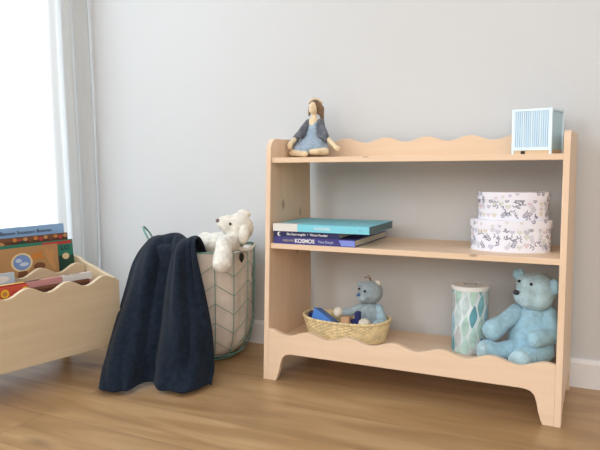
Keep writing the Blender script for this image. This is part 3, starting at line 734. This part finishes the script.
# ---------------------------------------------------------------- rag doll on top
dl = thing('rag_doll', 'cloth rag doll in blue dress and grey cardigan sitting cross-legged on top', 'doll', (.062, -.095, Z1))
skin = mat('doll_cotton', (236, 214, 178), rough=.9, sheen=.2, var=.05, bump=.3, bscale=250)
dress = mat('doll_dress', (168, 188, 208), rough=.9, sheen=.2, var=.16, scale=90, bump=.5, bscale=180)
cardi = mat('doll_cardigan', (112, 118, 128), rough=.95, sheen=.2, var=.3, scale=60, bump=.9, bscale=200)
hairm = mat('doll_hair', (138, 110, 84), rough=.9, sheen=.2, var=.3, scale=60, bump=1, bscale=160)
O = tuple(dl.location)
def f(bm):
    ell(bm, (.060, -.088, .789), (.0135, .014, .020)); cone(bm, (.060, -.088, .775), .0065, (.061, -.088, .755), .007)
    cone(bm, (.062, -.090, .745), .018, (.064, -.095, .675), .026)
    cone(bm, (.043, -.092, .742), .007, (.031, -.130, .708), .0075); cone(bm, (.031, -.130, .708), .0075, (.030, -.185, .680), .0075); ell(bm, (.030, -.192, .672), (.0085, .008, .012))
    cone(bm, (.082, -.092, .742), .007, (.108, -.108, .700), .0075); cone(bm, (.108, -.108, .700), .0075, (.150, -.128, .667), .0075); ell(bm, (.155, -.130, .663), (.010, .008, .008))
    cone(bm, (.045, -.10, .655), .013, (.030, -.175, .652), .011); cone(bm, (.030, -.175, .652), .011, (.080, -.212, .648), .0088); ell(bm, (.088, -.216, .648), (.014, .0085, .009))
    cone(bm, (.085, -.10, .655), .013, (.130, -.160, .655), .0115); cone(bm, (.130, -.160, .655), .0115, (.100, -.190, .653), .009); ell(bm, (.112, -.192, .654), (.018, .0095, .009))
blob('body', sh(f, O), skin, dl, .0026, 3)
# dress: flared cone with folds
bm = bmesh.new(); rings = []
for j, (z, rx, ry, cy) in enumerate([(.750, .013, .011, -.090), (.745, .020, .016, -.090), (.725, .025, .021, -.092), (.705, .029, .026, -.095), (.685, .042, .044, -.106), (.668, .051, .060, -.120), (.6565, .055, .066, -.127), (.649, .051, .062, -.126)]):
    row = []
    for i in range(72):
        a = 2*PI*i/72; k = 1+.05*math.sin(9*a)*min(1, j/4); yy = cy+ry*k*math.sin(a)
        row.append(bm.verts.new((max(.063+rx*k*math.cos(a), .0175)-O[0], max(min(yy, -.043), -.21)-O[1], z+(.003*math.sin(5*a) if j > 4 else 0)-O[2])))
    rings.append(row)
for a, b in zip(rings, rings[1:]):
    for i in range(72): bm.faces.new((a[i], a[(i+1)%72], b[(i+1)%72], b[i]))
bm.faces.new(rings[0]); obj('dress', bm, dress, dl, smooth=True)
def f(bm):
    cone(bm, (.043, -.094, .744), .0115, (.032, -.130, .708), .012); cone(bm, (.032, -.130, .708), .012, (.031, -.155, .695), .011)
    cone(bm, (.082, -.094, .744), .0115, (.106, -.108, .703), .012); cone(bm, (.106, -.108, .703), .012, (.112, -.112, .692), .011)
    cone(bm, (.046, -.082, .745), .012, (.040, -.088, .700), .013); cone(bm, (.080, -.082, .745), .012, (.088, -.088, .700), .013)
    cone(bm, (.046, -.088, .748), .009, (.080, -.080, .748), .009); cone(bm, (.041, -.105, .735), .006, (.038, -.118, .693), .007); cone(bm, (.081, -.106, .735), .006, (.092, -.118, .690), .007)
blob('cardigan', sh(f, O), cardi, dl, .0026, 3, .0008)
def f(bm):
    ell(bm, (.062, -.083, .793), (.0175, .0145, .0215)); ell(bm, (.074, -.076, .785), (.011, .012, .020)); cone(bm, (.078, -.075, .788), .010, (.082, -.076, .755), .006)
    cone(bm, (.048, -.092, .792), .005, (.047, -.094, .768), .004)
blob('hair', sh(f, O), hairm, dl, .0024, 3, .0008)
def f(bm): ell(bm, (.058, -.093, .787), (.0118, .0125, .0178))
blob('face', sh(f, O), skin, dl, .002, 2)
bm = bmesh.new(); tube(bm, [(.043, -.088, .802), (.050, -.09, .813), (.062, -.088, .818), (.075, -.082, .813), (.082, -.076, .802)], .0028, 8); bmesh.ops.translate(bm, verts=bm.verts[:], vec=-Vector(O))
obj('headband', bm, skin, dl, smooth=True)
for x in (.0545, .0625): rb('eye', (x, -.1050, .790), .0010, eye_m, dl)

# ---------------------------------------------------------------- small pieces belong to the part that carries them
for root in [o for o in C.objects if o.type == 'EMPTY']:
    kids = list(root.children)
    def first(stem): return [k for k in kids if k.name.split('.')[0] == stem]
    def nest(stem, to):
        a, b = first(stem), first(to)
        if not b: return
        for i, k in enumerate(a): k.parent = b[min(i, len(b)-1)] if len(b) == len(a) else b[0]
    for st in ('eye', 'nose', 'ear', 'hair_tuft'): nest(st, 'head')
    nest('lid_handle', 'lid'); nest('lettering', 'cover'); nest('spine_patch', 'cover'); nest('crescent', 'cover'); nest('cover_edge', 'cover')
    nest('ribbed_panel', 'lamp_shade'); nest('switch', 'lamp_base'); nest('headband', 'hair')
    pads, legs = first('foot_pad'), first('leg')
    if len(pads) == 2: pads[0].parent, pads[1].parent = legs[1], legs[0]
